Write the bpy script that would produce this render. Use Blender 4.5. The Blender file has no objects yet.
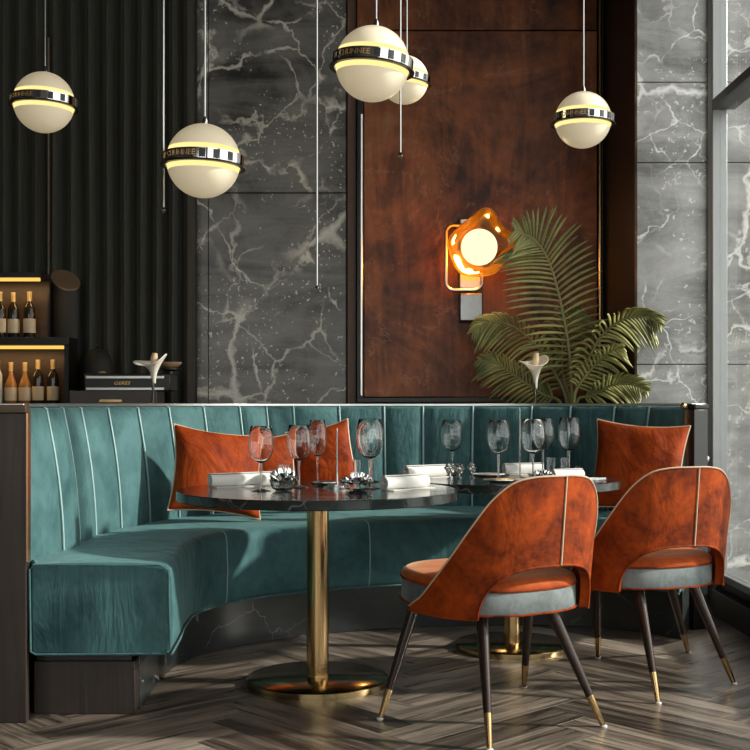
import bpy, bmesh, math, random
from mathutils import Vector, Matrix, Euler, noise
random.seed(7)
PI = math.pi
SC = bpy.context.scene
COL = SC.collection
H, F = 1.08, 1175.0            # camera height, focal length in pixels of a 750 frame
def at(px, py, Y):             # world point of a measured photo position at depth Y
    return Vector(((px-375)/F*Y, Y, H-(py-404)/F*Y))

# ------------------------------------------------------------------ materials
class NT:
    def __init__(s, name):
        s.m = bpy.data.materials.new(name); s.m.use_nodes = True
        s.t = s.m.node_tree; s.t.nodes.clear()
        s.out = s.n('ShaderNodeOutputMaterial')
    def n(s, typ, **kw):
        nd = s.t.nodes.new(typ)
        for k, v in kw.items(): setattr(nd, k, v)
        return nd
    def l(s, a, b): s.t.links.new(a, b)
    def setin(s, nd, **kw):
        for k, v in kw.items():
            k = k.replace('_', ' ')
            if hasattr(v, 'is_linked'): s.l(v, nd.inputs[k])
            else: nd.inputs[k].default_value = v
    def coord(s, scale=(1,1,1), out='Object', rot=(0,0,0)):
        tc = s.n('ShaderNodeTexCoord'); mp = s.n('ShaderNodeMapping')
        mp.inputs['Scale'].default_value = scale; mp.inputs['Rotation'].default_value = rot
        s.l(tc.outputs[out], mp.inputs['Vector']); return mp.outputs[0]
    def noise(s, vec, scale, detail=4, rough=.55, dist=0):
        nd = s.n('ShaderNodeTexNoise'); s.l(vec, nd.inputs['Vector'])
        s.setin(nd, Scale=scale, Detail=detail, Roughness=rough, Distortion=dist); return nd
    def ramp(s, fac, stops):
        r = s.n('ShaderNodeValToRGB'); s.l(fac, r.inputs[0]); e = r.color_ramp.elements
        e[0].position, e[0].color = stops[0][0], c4(stops[0][1])
        e[1].position, e[1].color = stops[-1][0], c4(stops[-1][1])
        for p, c in stops[1:-1]:
            x = e.new(p); x.color = c4(c)
        return r.outputs[0]
    def mix(s, fac, a, b, mode='MIX'):
        m = s.n('ShaderNodeMix', data_type='RGBA', blend_type=mode)
        for i, v in ((0, fac), (6, a), (7, b)):
            if hasattr(v, 'is_linked'): s.l(v, m.inputs[i])
            elif isinstance(v, (int, float)): m.inputs[i].default_value = v
            else: m.inputs[i].default_value = c4(v)
        return m.outputs[2]
    def math(s, op, a, b=0.0, c=None):
        m = s.n('ShaderNodeMath', operation=op)
        for i, v in ((0, a), (1, b), (2, c)):
            if v is None: continue
            if hasattr(v, 'is_linked'): s.l(v, m.inputs[i])
            else: m.inputs[i].default_value = v
        return m.outputs[0]
    def bump(s, h, strength, dist=.01):
        b = s.n('ShaderNodeBump'); s.l(h, b.inputs['Height'])
        s.setin(b, Strength=strength, Distance=dist); return b.outputs[0]
    def bsdf(s, col, rough=.5, metal=0, normal=None, **kw):
        p = s.n('ShaderNodeBsdfPrincipled')
        for k, v in (('Base Color', col), ('Roughness', rough), ('Metallic', metal)):
            if hasattr(v, 'is_linked'): s.l(v, p.inputs[k])
            elif k == 'Base Color': p.inputs[k].default_value = c4(v)
            else: p.inputs[k].default_value = v
        if normal is not None: s.l(normal, p.inputs['Normal'])
        for k, v in kw.items():
            k = k.replace('_', ' ')
            if hasattr(v, 'is_linked'): s.l(v, p.inputs[k])
            else: p.inputs[k].default_value = c4(v) if isinstance(v, tuple) and len(v) == 3 else v
        s.l(p.outputs[0], s.out.inputs[0]); return s.m
def c4(c):
    return tuple(c) if len(c) == 4 else (c[0], c[1], c[2], 1)

def plain(name, col, rough=.5, metal=0, var=.12, **kw):
    t = NT(name); n = t.noise(t.coord(), 14, 3)
    col2 = tuple(max(0, x*(1-var*2)) for x in col)
    return t.bsdf(t.mix(n.outputs[0], col2, col), rough, metal, **kw)

def velvet(name, dark, light, sheen_col, wrinkle=.25, scale=5, fold=(9,9,1.1), sheen=.35):
    t = NT(name); co = t.coord()
    n1 = t.noise(co, scale, 6, .62, .8); n2 = t.noise(co, scale*7, 3)
    f = t.math('MULTIPLY_ADD', n2.outputs[0], .25, t.math('MULTIPLY', n1.outputs[0], .85))
    col = t.ramp(f, [(.36, dark), (.68, light)])
    w = t.noise(t.coord(fold), 1.0, 5, .6, 1.2)
    fz = t.noise(co, 420, 2)
    h = t.math('MULTIPLY_ADD', fz.outputs[0], .02, w.outputs[0])
    return t.bsdf(col, .68, 0, t.bump(h, wrinkle, .05), Sheen_Weight=sheen, Sheen_Roughness=.35,
                  Sheen_Tint=sheen_col, Specular_IOR_Level=.15)

def marble(name, darkc, midc, vein, vscale=1.1, rough=.25, amount=1.0, speck=.5, off=0.0, width=.014, m=0.0):
    t = NT(name); tc = t.n('ShaderNodeTexCoord'); mp = t.n('ShaderNodeMapping')
    mp.inputs['Location'].default_value = (off, off*.7, off*1.3)
    t.l(tc.outputs['Object'], mp.inputs['Vector']); co = mp.outputs[0]
    d1 = t.noise(co, 1.6, 5, .6)
    v = t.n('ShaderNodeVectorMath', operation='MULTIPLY_ADD')
    t.l(d1.outputs[1], v.inputs[0]); v.inputs[1].default_value = (.5,.5,.5); t.l(co, v.inputs[2])
    base = t.noise(v.outputs[0], 1.9, 12, .68, .5)
    lay = t.noise(t.coord((.7,.7,3.2)), 1.5, 8, .65, 1.0)
    bf = t.math('MULTIPLY_ADD', lay.outputs[0], .5, t.math('MULTIPLY', base.outputs[0], .5))
    col = t.ramp(bf, [(.38, darkc), (.50, midc), (.64, tuple(min(1, x*1.7) for x in midc))])
    def veins(sc, wd, lo, hi, o):
        vo = t.n('ShaderNodeTexVoronoi', feature='DISTANCE_TO_EDGE')
        sh = t.n('ShaderNodeVectorMath', operation='ADD'); t.l(v.outputs[0], sh.inputs[0]); sh.inputs[1].default_value = (o, o*2, o*3)
        t.l(sh.outputs[0], vo.inputs['Vector']); vo.inputs['Scale'].default_value = sc
        wn = t.noise(co, 5+o, 4)
        wv = t.math('MULTIPLY', t.math('POWER', wn.outputs[0], 3.0), wd*8)
        q = t.math('DIVIDE', vo.outputs[0], wv)
        line = t.math('POWER', t.math('SUBTRACT', 1.0, t.math('MINIMUM', q, 1.0)), .7)
        mk = t.noise(co, 1.2, 3); mk.inputs['Scale'].default_value = 1.1+o*.3
        mr = t.n('ShaderNodeMapRange'); t.l(mk.outputs[0], mr.inputs[0])
        mr.inputs[1].default_value = lo; mr.inputs[2].default_value = hi
        return t.math('MULTIPLY', line, mr.outputs[0])
    a = veins(vscale, width, .46-m, .56-m, 0.0)
    b = veins(vscale*2.6, width*.8, .47, .62, 3.3)
    c = veins(vscale*1.7, width*.55, .49-m, .58-m, 7.7)
    vv = t.math('MULTIPLY', t.math('MINIMUM', t.math('ADD', t.math('ADD', a, c), t.math('MULTIPLY', b, .8)), 1.0), amount)
    col = t.mix(vv, col, vein)
    sp = t.noise(co, 38, 3, .6); sm = t.noise(co, 2.3, 3)
    spf = t.math('MULTIPLY', t.math('GREATER_THAN', sp.outputs[0], .635), t.math('MULTIPLY', t.math('GREATER_THAN', sm.outputs[0], .50), speck))
    col = t.mix(spf, col, vein)
    return t.bsdf(col, rough, 0, t.bump(base.outputs[0], .15, .02))

def wood(name, dark, light, rough=.4, axis=2, scale=1.0):
    t = NT(name); s = [14*scale]*3; s[axis] = .9*scale
    g = t.noise(t.coord(tuple(s)), 1.6, 8, .65, .6); k = t.noise(t.coord(), 2.2, 3)
    f = t.math('MULTIPLY_ADD', k.outputs[0], .35, t.math('MULTIPLY', g.outputs[0], .75))
    return t.bsdf(t.ramp(f, [(.35, dark), (.7, light)]), rough, 0, t.bump(g.outputs[0], .25, .006))

def emit(name, col, strength):
    t = NT(name); e = t.n('ShaderNodeEmission'); e.inputs[0].default_value = c4(col); e.inputs[1].default_value = strength
    t.l(e.outputs[0], t.out.inputs[0]); return t.m

def thin_glass(name, tint=(1,1,1), boost=1.0, rough=0.0, ior=1.45, trans_min=0.0):
    t = NT(name); tr = t.n('ShaderNodeBsdfTransparent'); tr.inputs[0].default_value = c4(tint)
    gl = t.n('ShaderNodeBsdfGlossy'); gl.inputs['Roughness'].default_value = rough
    fr = t.n('ShaderNodeLayerWeight'); fr.inputs[0].default_value = .5
    f = t.math('MINIMUM', t.math('MULTIPLY_ADD', t.math('POWER', fr.outputs[1], ior*2.4), boost, .04+trans_min), 1.0)
    mx = t.n('ShaderNodeMixShader'); t.l(f, mx.inputs[0]); t.l(tr.outputs[0], mx.inputs[1]); t.l(gl.outputs[0], mx.inputs[2])
    t.l(mx.outputs[0], t.out.inputs[0]); return t.m

M = {}
M['teal'] = velvet('teal_velvet', (.022,.066,.072), (.070,.155,.160), (.5,.85,.85), .45, 3.5, (5,5,1.0))
M['teal_seat'] = velvet('teal_seat_velvet', (.018,.058,.064), (.062,.150,.156), (.5,.85,.85), .26, 3.0, (7,7,1.4))
M['teal_pipe_rimlit'] = plain('teal_piping_rimlit', (.30,.46,.46), .5)  # lighter teal paints the rim light along the seam edges
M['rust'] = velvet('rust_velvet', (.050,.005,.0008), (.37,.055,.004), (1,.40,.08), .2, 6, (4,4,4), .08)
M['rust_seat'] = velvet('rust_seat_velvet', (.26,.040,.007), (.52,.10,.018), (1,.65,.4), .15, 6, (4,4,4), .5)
M['rust_cushion'] = velvet('rust_cushion_velvet', (.10,.010,.0015), (.38,.055,.004), (1,.40,.08), .45, 4, (3.2,3.2,3.2), .10)
M['cream_pipe'] = plain('cream_piping', (.62,.45,.31), .5)
M['grey_velvet'] = velvet('grey_velvet', (.09,.11,.112), (.20,.225,.225), (.8,.9,.9), .1, 9, (4,4,4))
M['grey_pipe'] = plain('grey_piping', (.35,.36,.35), .6)
M['marble_dark'] = marble('dark_grey_marble', (.020,.020,.018), (.14,.135,.122), (.74,.70,.62), .85, .3, .95, .9, 3.1, .028, .03)
M['marble_grey'] = marble('grey_marble', (.13,.13,.128), (.34,.34,.333), (.95,.95,.93), 1.1, .3, 1.0, .6, 8.4, .019, .07)
M['marble_plinth'] = marble('black_plinth_marble', (.006,.008,.008), (.018,.021,.021), (.42,.42,.40), .9, .3, .6, 0, 1.7, .007)
M['marble_table'] = marble('black_table_marble', (.004,.006,.006), (.012,.017,.017), (.40,.42,.41), 1.9, .04, .3, 0, 5.2, .008)
M['brass'] = plain('brushed_brass', (.62,.42,.20), .2, 1, .08)
M['brass_disc'] = plain('polished_brass_disc', (.50,.36,.18), .16, 1, .05)
M['copper'] = plain('copper_strip', (.70,.36,.20), .3, 1)
M['chrome'] = plain('chrome', (.78,.78,.76), .06, 1, .02)
M['silver'] = plain('brushed_silver', (.60,.60,.58), .3, 1, .05)
M['steel_rod'] = plain('steel_rod', (.70,.70,.68), .28, 1, .05)
M['dark_metal'] = plain('dark_metal', (.022,.020,.018), .35, .6)
M['silver_dark'] = plain('bronzed_steel', (.14,.11,.08), .35, .8)
M['silver_lower'] = plain('smoked_silver', (.30,.30,.30), .25, 1, .05)
M['lid_brown'] = plain('brown_lid', (.16,.105,.06), .5)
M['black'] = plain('black_lacquer', (.008,.008,.008), .35)
M['black_matte'] = plain('black_matte', (.010,.010,.009), .7)
M['leg'] = plain('dark_brown_leg', (.035,.020,.015), .22, .3)
M['wood_dark'] = wood('dark_wood', (.006,.004,.003), (.040,.027,.020), .45, 2)
M['wood_cap'] = wood('brown_wood_cap', (.03,.018,.010), (.10,.058,.032), .4, 0)
M['wood_col'] = wood('dark_column_wood', (.004,.003,.002), (.022,.012,.008), .45, 2)
M['wood_bar'] = wood('bar_brown_wood', (.02,.010,.005), (.07,.034,.014), .45, 0)
M['wall'] = plain('dark_wall_paint', (.035,.030,.026), .8)
M['wall_warm'] = plain('brown_wall_paint', (.075,.040,.026), .6)
M['wall_strip'] = plain('brown_strip_paint', (.16,.085,.055), .5)
M['ceiling'] = plain('ceiling_paint', (.06,.055,.05), .9)
M['frame_alu'] = plain('grey_aluminium', (.34,.35,.35), .38, .6, .05)
M['frame_dark'] = plain('dark_aluminium', (.035,.036,.038), .35, .5)
M['linen'] = plain('white_linen', (.78,.76,.72), .85, 0, .04)
M['porcelain'] = plain('white_porcelain', (.75,.74,.71), .2, 0, .03)
def petal_mat():
    t = NT('white_petal'); n = t.noise(t.coord((9,9,2)), 6, 3); c = t.mix(n.outputs[0], (.90,.85,.74), (.96,.93,.86))
    d = t.n('ShaderNodeBsdfDiffuse'); e = t.n('ShaderNodeBsdfTranslucent'); m = t.n('ShaderNodeMixShader'); m.inputs[0].default_value = .42
    t.l(c, d.inputs[0]); t.l(c, e.inputs[0]); t.l(d.outputs[0], m.inputs[1]); t.l(e.outputs[0], m.inputs[2]); t.l(m.outputs[0], t.out.inputs[0]); return t.m
M['petal'] = petal_mat()
M['spadix'] = plain('peach_spadix', (.85,.62,.38), .6)
M['stem'] = plain('green_stem', (.30,.30,.12), .5)
M['ground'] = plain('outdoor_paving', (.30,.29,.27), .9)
M['window_glass'] = thin_glass('window_glass', (.94,.96,.96), .5)
def real_glass(name, col, ior, rough=0.0):
    t = NT(name); g = t.n('ShaderNodeBsdfGlass'); g.inputs['Color'].default_value = c4(col); g.inputs['IOR'].default_value = ior; g.inputs['Roughness'].default_value = rough
    t.l(g.outputs[0], t.out.inputs[0]); return t.m
M['glass'] = real_glass('clear_glass', (.985,.99,.988), 1.48)
M['crystal'] = real_glass('cut_crystal', (.95,.96,.96), 1.6)
M['amber'] = None
def amber():
    t = NT('amber_glass'); tr = t.n('ShaderNodeBsdfTransparent'); tr.inputs[0].default_value = (.97,.66,.26,1)
    tl = t.n('ShaderNodeBsdfTranslucent'); tl.inputs[0].default_value = (1,.56,.14,1)
    gl = t.n('ShaderNodeBsdfGlossy'); gl.inputs['Roughness'].default_value = .05
    a = t.n('ShaderNodeMixShader'); a.inputs[0].default_value = .4
    t.l(tr.outputs[0], a.inputs[1]); t.l(tl.outputs[0], a.inputs[2])
    fr = t.n('ShaderNodeFresnel'); fr.inputs[0].default_value = 1.5
    b = t.n('ShaderNodeMixShader'); t.l(t.math('MULTIPLY', fr.outputs[0], .6), b.inputs[0]); t.l(a.outputs[0], b.inputs[1]); t.l(gl.outputs[0], b.inputs[2])
    t.l(b.outputs[0], t.out.inputs[0]); return t.m
M['amber'] = amber()
def opal(name, col, em, st):
    t = NT(name); n = t.noise(t.coord(), 30, 3)
    return t.bsdf(t.mix(n.outputs[0], tuple(x*.95 for x in col), col), .28, Emission_Color=em, Emission_Strength=st)
M['opal'] = opal('opal_glass', (.80,.73,.58), (1,.80,.48), .26)
M['opal_glow'] = emit('opal_glow_band', (1,.78,.30), 1.15)
M['bulb'] = emit('sconce_globe_glow', (1,.87,.47), 1.35)
M['led'] = emit('warm_led', (1,.58,.12), 1.1)
M['gold_mark'] = plain('gold_mark', (.85,.50,.20), .35, .8)

def rust_metal():
    t = NT('patinated_copper'); co = t.coord()
    d = t.noise(co, 1.1, 10, .66, .9); e = t.noise(co, 6, 8, .7, .3); s = t.noise(t.coord((3,3,.5)), 2.2, 6, .6, 1.5)
    f = t.math('ADD', t.math('MULTIPLY', d.outputs[0], .55), t.math('ADD', t.math('MULTIPLY', e.outputs[0], .2), t.math('MULTIPLY', s.outputs[0], .25)))
    col = t.ramp(f, [(.40, (.036,.013,.008)), (.48, (.13,.042,.017)), (.55, (.25,.080,.028)), (.64, (.30,.14,.075))])
    vo = t.n('ShaderNodeTexVoronoi', feature='DISTANCE_TO_EDGE')
    vm = t.n('ShaderNodeVectorMath', operation='MULTIPLY_ADD'); t.l(d.outputs[1], vm.inputs[0]); vm.inputs[1].default_value = (1.2,1.2,1.2); t.l(co, vm.inputs[2])
    t.l(vm.outputs[0], vo.inputs['Vector']); vo.inputs['Scale'].default_value = 1.2
    ln = t.math('MULTIPLY', t.math('LESS_THAN', vo.outputs[0], .012), t.math('GREATER_THAN', e.outputs[0], .52))
    col = t.mix(t.math('MULTIPLY', ln, .25), col, (.34,.20,.13))
    return t.bsdf(col, .42, .35, t.bump(e.outputs[0], .15, .01))
M['rust_metal'] = rust_metal()

def curtain_mat():
    t = NT('dark_curtain_fabric'); n = t.noise(t.coord((40,40,3)), 2, 3)
    return t.bsdf(t.ramp(n.outputs[0], [(.3,(.018,.019,.013)), (.7,(.038,.037,.025))]), .75, Sheen_Weight=.2, Sheen_Roughness=.5)
M['curtain'] = curtain_mat()

def leaf_mat():
    t = NT('palm_leaf'); n = t.noise(t.coord(), 5, 4)
    return t.bsdf(t.ramp(n.outputs[0], [(.3,(.075,.090,.026)), (.7,(.42,.41,.14))]), .42, Specular_IOR_Level=.5)
M['leaf'] = leaf_mat()

def floor_mat():
    t = NT('herringbone_oak'); at_ = t.n('ShaderNodeAttribute', attribute_name='plank')
    uv = t.n('ShaderNodeUVMap', uv_map='grain'); mp = t.n('ShaderNodeMapping')
    mp.inputs['Scale'].default_value = (1.6, 26, 1); t.l(uv.outputs[0], mp.inputs[0])
    add = t.n('ShaderNodeVectorMath', operation='MULTIPLY_ADD'); t.l(at_.outputs['Color'], add.inputs[0])
    add.inputs[1].default_value = (37,53,71); t.l(mp.outputs[0], add.inputs[2])
    g = t.noise(add.outputs[0], 1.5, 9, .66, .7)
    st = t.noise(add.outputs[0], .55, 4, .5, .4)
    f = t.math('ADD', t.math('MULTIPLY', g.outputs[0], .50), t.math('ADD', t.math('MULTIPLY', st.outputs[0], .30), t.math('MULTIPLY', at_.outputs['Fac'], .24)))
    col = t.ramp(f, [(.38,(.028,.020,.015)), (.48,(.135,.104,.082)), (.57,(.31,.25,.20)), (.70,(.54,.45,.36))])
    r = t.math('MULTIPLY_ADD', g.outputs[0], .25, .18)
    return t.bsdf(col, r, 0, t.bump(g.outputs[0], .22, .004), Specular_IOR_Level=.55)
M['floor'] = floor_mat()
M['joint_glint'] = plain('floor_joint_glint', (.42,.35,.27), .5)  # pale tan paints the glint of bevelled plank edges into the gaps
M['liquor'] = plain('amber_liquor', (.30,.14,.04), .12)
M['bottle_dark'] = plain('dark_bottle_glass', (.020,.016,.010), .08)
M['bottle_clear'] = plain('pale_bottle_glass', (.42,.47,.44), .1)
M['paper'] = plain('cream_label_paper', (.62,.52,.36), .8)
M['capsule'] = plain('gold_capsule', (.62,.44,.18), .35, .4)
M['taupe'] = plain('taupe_lacquer', (.055,.045,.042), .4)
M['tan'] = plain('tan_glaze', (.55,.34,.20), .35)

# ------------------------------------------------------------------ mesh helpers
def BM(): return bmesh.new()
def box(bm, x0, x1, y0, y1, z0, z1):
    vs = [bm.verts.new(p) for p in ((x0,y0,z0),(x1,y0,z0),(x1,y1,z0),(x0,y1,z0),(x0,y0,z1),(x1,y0,z1),(x1,y1,z1),(x0,y1,z1))]
    for f in ((0,3,2,1),(4,5,6,7),(0,1,5,4),(1,2,6,5),(2,3,7,6),(3,0,4,7)): bm.faces.new([vs[i] for i in f])
    return bm
def loft(bm, rings, closed=True, cap=True, loop=False):
    R = [[bm.verts.new(p) for p in r] for r in rings]; n = len(R[0])
    m = len(R) if loop else len(R)-1
    for i in range(m):
        a, b = R[i], R[(i+1) % len(R)]
        for j in range(n if closed else n-1):
            k = (j+1) % n
            bm.faces.new((a[j], a[k], b[k], b[j]))
    if cap and closed and not loop:
        bm.faces.new(R[0][::-1]); bm.faces.new(R[-1])
    return bm
def tube(bm, pts, rad, n=8, cap=True, loop=False):
    pts = [Vector(p) for p in pts]; rs = rad if isinstance(rad, (list, tuple)) else [rad]*len(pts)
    rings = []; prev = None; N = len(pts)
    for i, p in enumerate(pts):
        if loop: t = pts[(i+1) % N]-pts[i-1]
        else: t = pts[min(i+1, N-1)]-pts[max(i-1, 0)]
        t.normalize()
        if prev is None:
            u = t.orthogonal().normalized()
        else:
            u = (prev - t*prev.dot(t)).normalized()
        prev = u; w = t.cross(u)
        rings.append([p+(u*math.cos(2*PI*k/n)+w*math.sin(2*PI*k/n))*rs[i] for k in range(n)])
    return loft(bm, rings, True, cap, loop)
def lathe(bm, prof, n=32, c=(0,0,0)):
    cx, cy, cz = c; rings = []
    for r, z in prof:
        r = max(r, 1e-5)
        rings.append([(cx+r*math.cos(2*PI*k/n), cy+r*math.sin(2*PI*k/n), cz+z) for k in range(n)])
    loft(bm, rings, True, False)
    if prof[0][0] <= 1e-4 or prof[-1][0] <= 1e-4:
        bmesh.ops.remove_doubles(bm, verts=bm.verts, dist=2e-5)
    return bm
def capped(prof): return [(0, prof[0][1])]+list(prof)+[(0, prof[-1][1])]
def obj(name, bm, mat, parent=None, world=False, bevel=0, sub=0, angle=40, seg=2):
    bmesh.ops.recalc_face_normals(bm, faces=bm.faces)
    if world and parent is not None:
        p = parent; off = Vector((0,0,0))
        while p is not None: off += p.location; p = p.parent
        bmesh.ops.translate(bm, verts=bm.verts, vec=-off)
    me = bpy.data.meshes.new(name); bm.to_mesh(me); bm.free()
    me.shade_smooth(); me.set_sharp_from_angle(angle=math.radians(angle))
    if mat is not None: me.materials.append(mat)
    o = bpy.data.objects.new(name, me); COL.objects.link(o)
    if parent is not None: o.parent = parent
    if bevel:
        b = o.modifiers.new('bevel', 'BEVEL'); b.width = bevel; b.segments = seg; b.limit_method = 'ANGLE'; b.angle_limit = math.radians(40)
        b.harden_normals = False
    if sub:
        s = o.modifiers.new('sub', 'SUBSURF'); s.levels = sub; s.render_levels = sub
    return o
def tag(o, label, cat, group=None):
    o['label'] = label; o['category'] = cat
    if group: o['group'] = group
    return o
def thing(name, label, cat, loc=(0,0,0), rot=(0,0,0), group=None):
    o = bpy.data.objects.new(name, None); COL.objects.link(o); o.empty_display_size = .05
    o.location = loc; o.rotation_euler = rot
    return tag(o, label, cat, group)
def struct(o): o['kind'] = 'structure'; return o
def dup(root, loc, rot=None, scale=None, label=None):
    r = root.copy(); COL.objects.link(r); r.location = loc
    if rot is not None: r.rotation_euler = rot
    if scale is not None: r.scale = scale
    if label: r['label'] = label
    for ch in list(root.children):
        c = ch.copy(); COL.objects.link(c); c.parent = r
        for g in list(ch.children):
            d = g.copy(); COL.objects.link(d); d.parent = c
    return r
def crom(P, t):
    n = len(P)-1; t = max(0, min(n-1e-6, t)); i = int(t); u = t-i
    p1, p2 = Vector(P[i]), Vector(P[i+1])
    p0 = Vector(P[i-1]) if i > 0 else p1*2-p2
    p3 = Vector(P[i+2]) if i+2 <= n else p2*2-p1
    return .5*((2*p1)+(p2-p0)*u+(2*p0-5*p1+4*p2-p3)*u*u+(3*p1-p0-3*p2+p3)*u**3)
def text_mesh(s, size, depth, shear=0):
    cu = bpy.data.curves.new('txt', 'FONT'); cu.body = s; cu.size = size; cu.extrude = depth; cu.align_x = 'CENTER'; cu.align_y = 'CENTER'; cu.shear = shear
    to = bpy.data.objects.new('txt', cu); COL.objects.link(to)
    bpy.context.view_layer.update()
    me = bpy.data.meshes.new_from_object(to)
    bm = BM(); bm.from_mesh(me); bpy.data.objects.remove(to); bpy.data.meshes.remove(me)
    return bm

# ------------------------------------------------------------------ the room
XW, YB, ZC = 1.78, 7.62, 4.2      # window wall, back wall, ceiling
XL, YF = -4.2, -3.2
def build_floor():
    bm = BM(); col = bm.loops.layers.color.new('plank'); uv = bm.loops.layers.uv.new('grain')
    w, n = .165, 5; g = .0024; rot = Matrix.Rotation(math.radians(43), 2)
    def ok(c): return XL-.1 < c.x < 2.05 and .2 < c.y < YB+.1
    for cx in range(-90, 120):
        for cy in range(-90, 120):
            d = (cx-cy) % (2*n)
            if d == 0: x0, x1, y0, y1, hz = cx*w, (cx+n)*w, cy*w, (cy+1)*w, True
            elif d == 2*n-1: x0, x1, y0, y1, hz = cx*w, (cx+1)*w, cy*w, (cy+n)*w, False
            else: continue
            c = rot @ Vector(((x0+x1)/2, (y0+y1)/2))
            if not ok(c): continue
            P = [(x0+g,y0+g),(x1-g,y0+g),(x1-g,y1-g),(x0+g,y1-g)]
            vs = [bm.verts.new((*(rot @ Vector(p)), 0)) for p in P]
            f = bm.faces.new(vs); rv = random.random(); r2 = random.random(); r3 = random.random()
            U = [(0,0),(n*w,0),(n*w,w),(0,w)] if hz else [(0,0),(0,w),(n*w,w),(n*w,0)]
            for l, q in zip(f.loops, U):
                l[col] = (rv, r2, r3, 1); l[uv].uv = q
    o = obj('floor', bm, M['floor']); struct(o)
    b = obj('floor_base', box(BM(), XL-.2, 2.05, YF-.2, YB+.2, -.12, -.0015), M['joint_glint'], o)
    return o
build_floor()
struct(obj('ceiling', box(BM(), XL-.2, 2.05, YF-.2, YB+.2, ZC, ZC+.15), M['ceiling']))
struct(obj('wall_back', box(BM(), XL-.2, 2.05, YB, YB+.2, 0, ZC), M['wall_warm']))
struct(obj('wall_left', box(BM(), XL-.2, XL, YF, YB, 0, ZC), M['wall']))
struct(obj('ground', box(BM(), 2.05, 12, -12, 14, -.3, -.15), M['ground']))
# marble cladding left on the back wall: three slabs as one facing with open joints
bm = BM(); mx0, mx1 = at(197,0,7.57).x, at(346,0,7.57).x
for z0, z1 in ((0.0, 2.437), (2.443, ZC)):
    box(bm, mx0+.075, mx1, 7.57, YB, z0, z1)
    box(bm, mx0, mx0+.071, 7.57, YB, z0, z1)
struct(obj('trim_1', bm, M['marble_dark'], bevel=.002))
# pier at the right: dark wood flank, marble face running on past the glass
px0 = at(637,0,6.6).x
struct(obj('wall_pier', box(BM(), px0, 3.9, 6.64, YB, 0, ZC), M['wood_col']))
bm = BM()
for z0, z1 in ((-.14,1.30),(1.304,2.43),(2.434,2.88),(2.884,ZC)):
    box(bm, px0-.004, 3.9, 6.58, 6.64, z0, z1)
struct(obj('trim_2', bm, M['marble_grey'], bevel=.002))
# brown wall strip, column boards beside the pier
bm = BM(); box(bm, at(598,0,7.57).x, px0, 7.56, YB, 0, ZC)
struct(obj('trim_3', bm, M['wood_col'], bevel=.004))
# front wall (behind the camera) with a wide window added for frontal fill light
bm = BM()
box(bm, XL, 2.05, YF-.2, YF, 0, .5); box(bm, XL, 2.05, YF-.2, YF, 3.7, ZC)
box(bm, XL, XL+.5, YF-.2, YF, .5, 3.7); box(bm, 1.5, 2.05, YF-.2, YF, .5, 3.7)
struct(obj('wall_front', bm, M['wall']))
w2 = bpy.data.objects.new('window_fill', None); COL.objects.link(w2); w2.location = (-1.1, YF-.1, .5); struct(w2)  # unseen window, added to give soft light from the front
bm = BM()
for x in (-3.7, -2.4, -1.1, .2, 1.45): box(bm, x-.04, x+.04, YF-.14, YF-.06, .5, 3.7)
box(bm, -3.7, 1.5, YF-.14, YF-.06, .5, .58); box(bm, -3.7, 1.5, YF-.14, YF-.06, 3.62, 3.7)
obj('window_frame', bm, M['frame_dark'], w2, True)
obj('glass_pane', box(BM(), -3.66, 1.42, YF-.104, YF-.098, .56, 3.64), M['window_glass'], w2, True)
# right window wall
struct(obj('wall_right', box(BM(), XW, XW+.14, YF, 6.05, 0, .20), M['black']))
ge = bpy.data.objects.new('window_sun_gap', None); COL.objects.link(ge); ge.location = (XW+.05, 6.3, 0); struct(ge)  # corner glazing added to let the sun through to the lilies
cb = BM(); loft(cb, [[(XW-.012,6.052,z),(XW+.082,6.545,z),(XW+.087,6.545,z),(XW-.007,6.052,z)] for z in (.20, ZC-.002)]); obj('glass_pane', cb, M['window_glass'], ge, True)
obj('post', box(BM(), XW+.082, XW+.112, 6.54, 6.578, .002, ZC-.002), M['frame_dark'], ge, True)
cb = BM(); loft(cb, [[(XW-.02,6.052,z),(XW+.074,6.54,z),(XW+.11,6.54,z),(XW+.02,6.052,z)] for z in (.002, .20)]); obj('sill', cb, M['black'], ge, True)
w1 = bpy.data.objects.new('window_1', None); COL.objects.link(w1); w1.location = (XW+.07, 2.4, .2); struct(w1)
posts = [5.97, 4.35, 2.75, 1.15, -.45, -2.05]
for i, y in enumerate(posts):
    obj('post', box(BM(), XW-.068, XW+.012, y, y+.08, .20, ZC), M['frame_alu'], w1, True, bevel=.006)
obj('transom', box(BM(), XW-.07, XW+.05, YF, 5.97, 2.575, 2.625), M['frame_dark'], w1, True, bevel=.004)
obj('sill', box(BM(), XW-.06, XW+.10, YF, 6.05, .20, .235), M['frame_alu'], w1, True, bevel=.004)
for i, y in enumerate(posts):
    y0 = posts[i+1]+.08 if i+1 < len(posts) else YF
    obj('glass_pane', box(BM(), XW-.030, XW-.022, y0, y, .235, 2.58), M['window_glass'], w1, True)
    obj('glass_pane', box(BM(), XW-.030, XW-.022, y0, y, 2.62, ZC), M['window_glass'], w1, True)
hb = BM(); tube(hb, [(XW-.075,6.0,.80),(XW-.11,6.0,.80)], .022, 12); obj('handle', hb, M['chrome'], w1, True, bevel=.004)
# skirting along the window
struct(obj('baseboard_right', box(BM(), XW-.05, XW, YF, 6.04, 0, .13), M['black'], bevel=.004))

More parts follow.
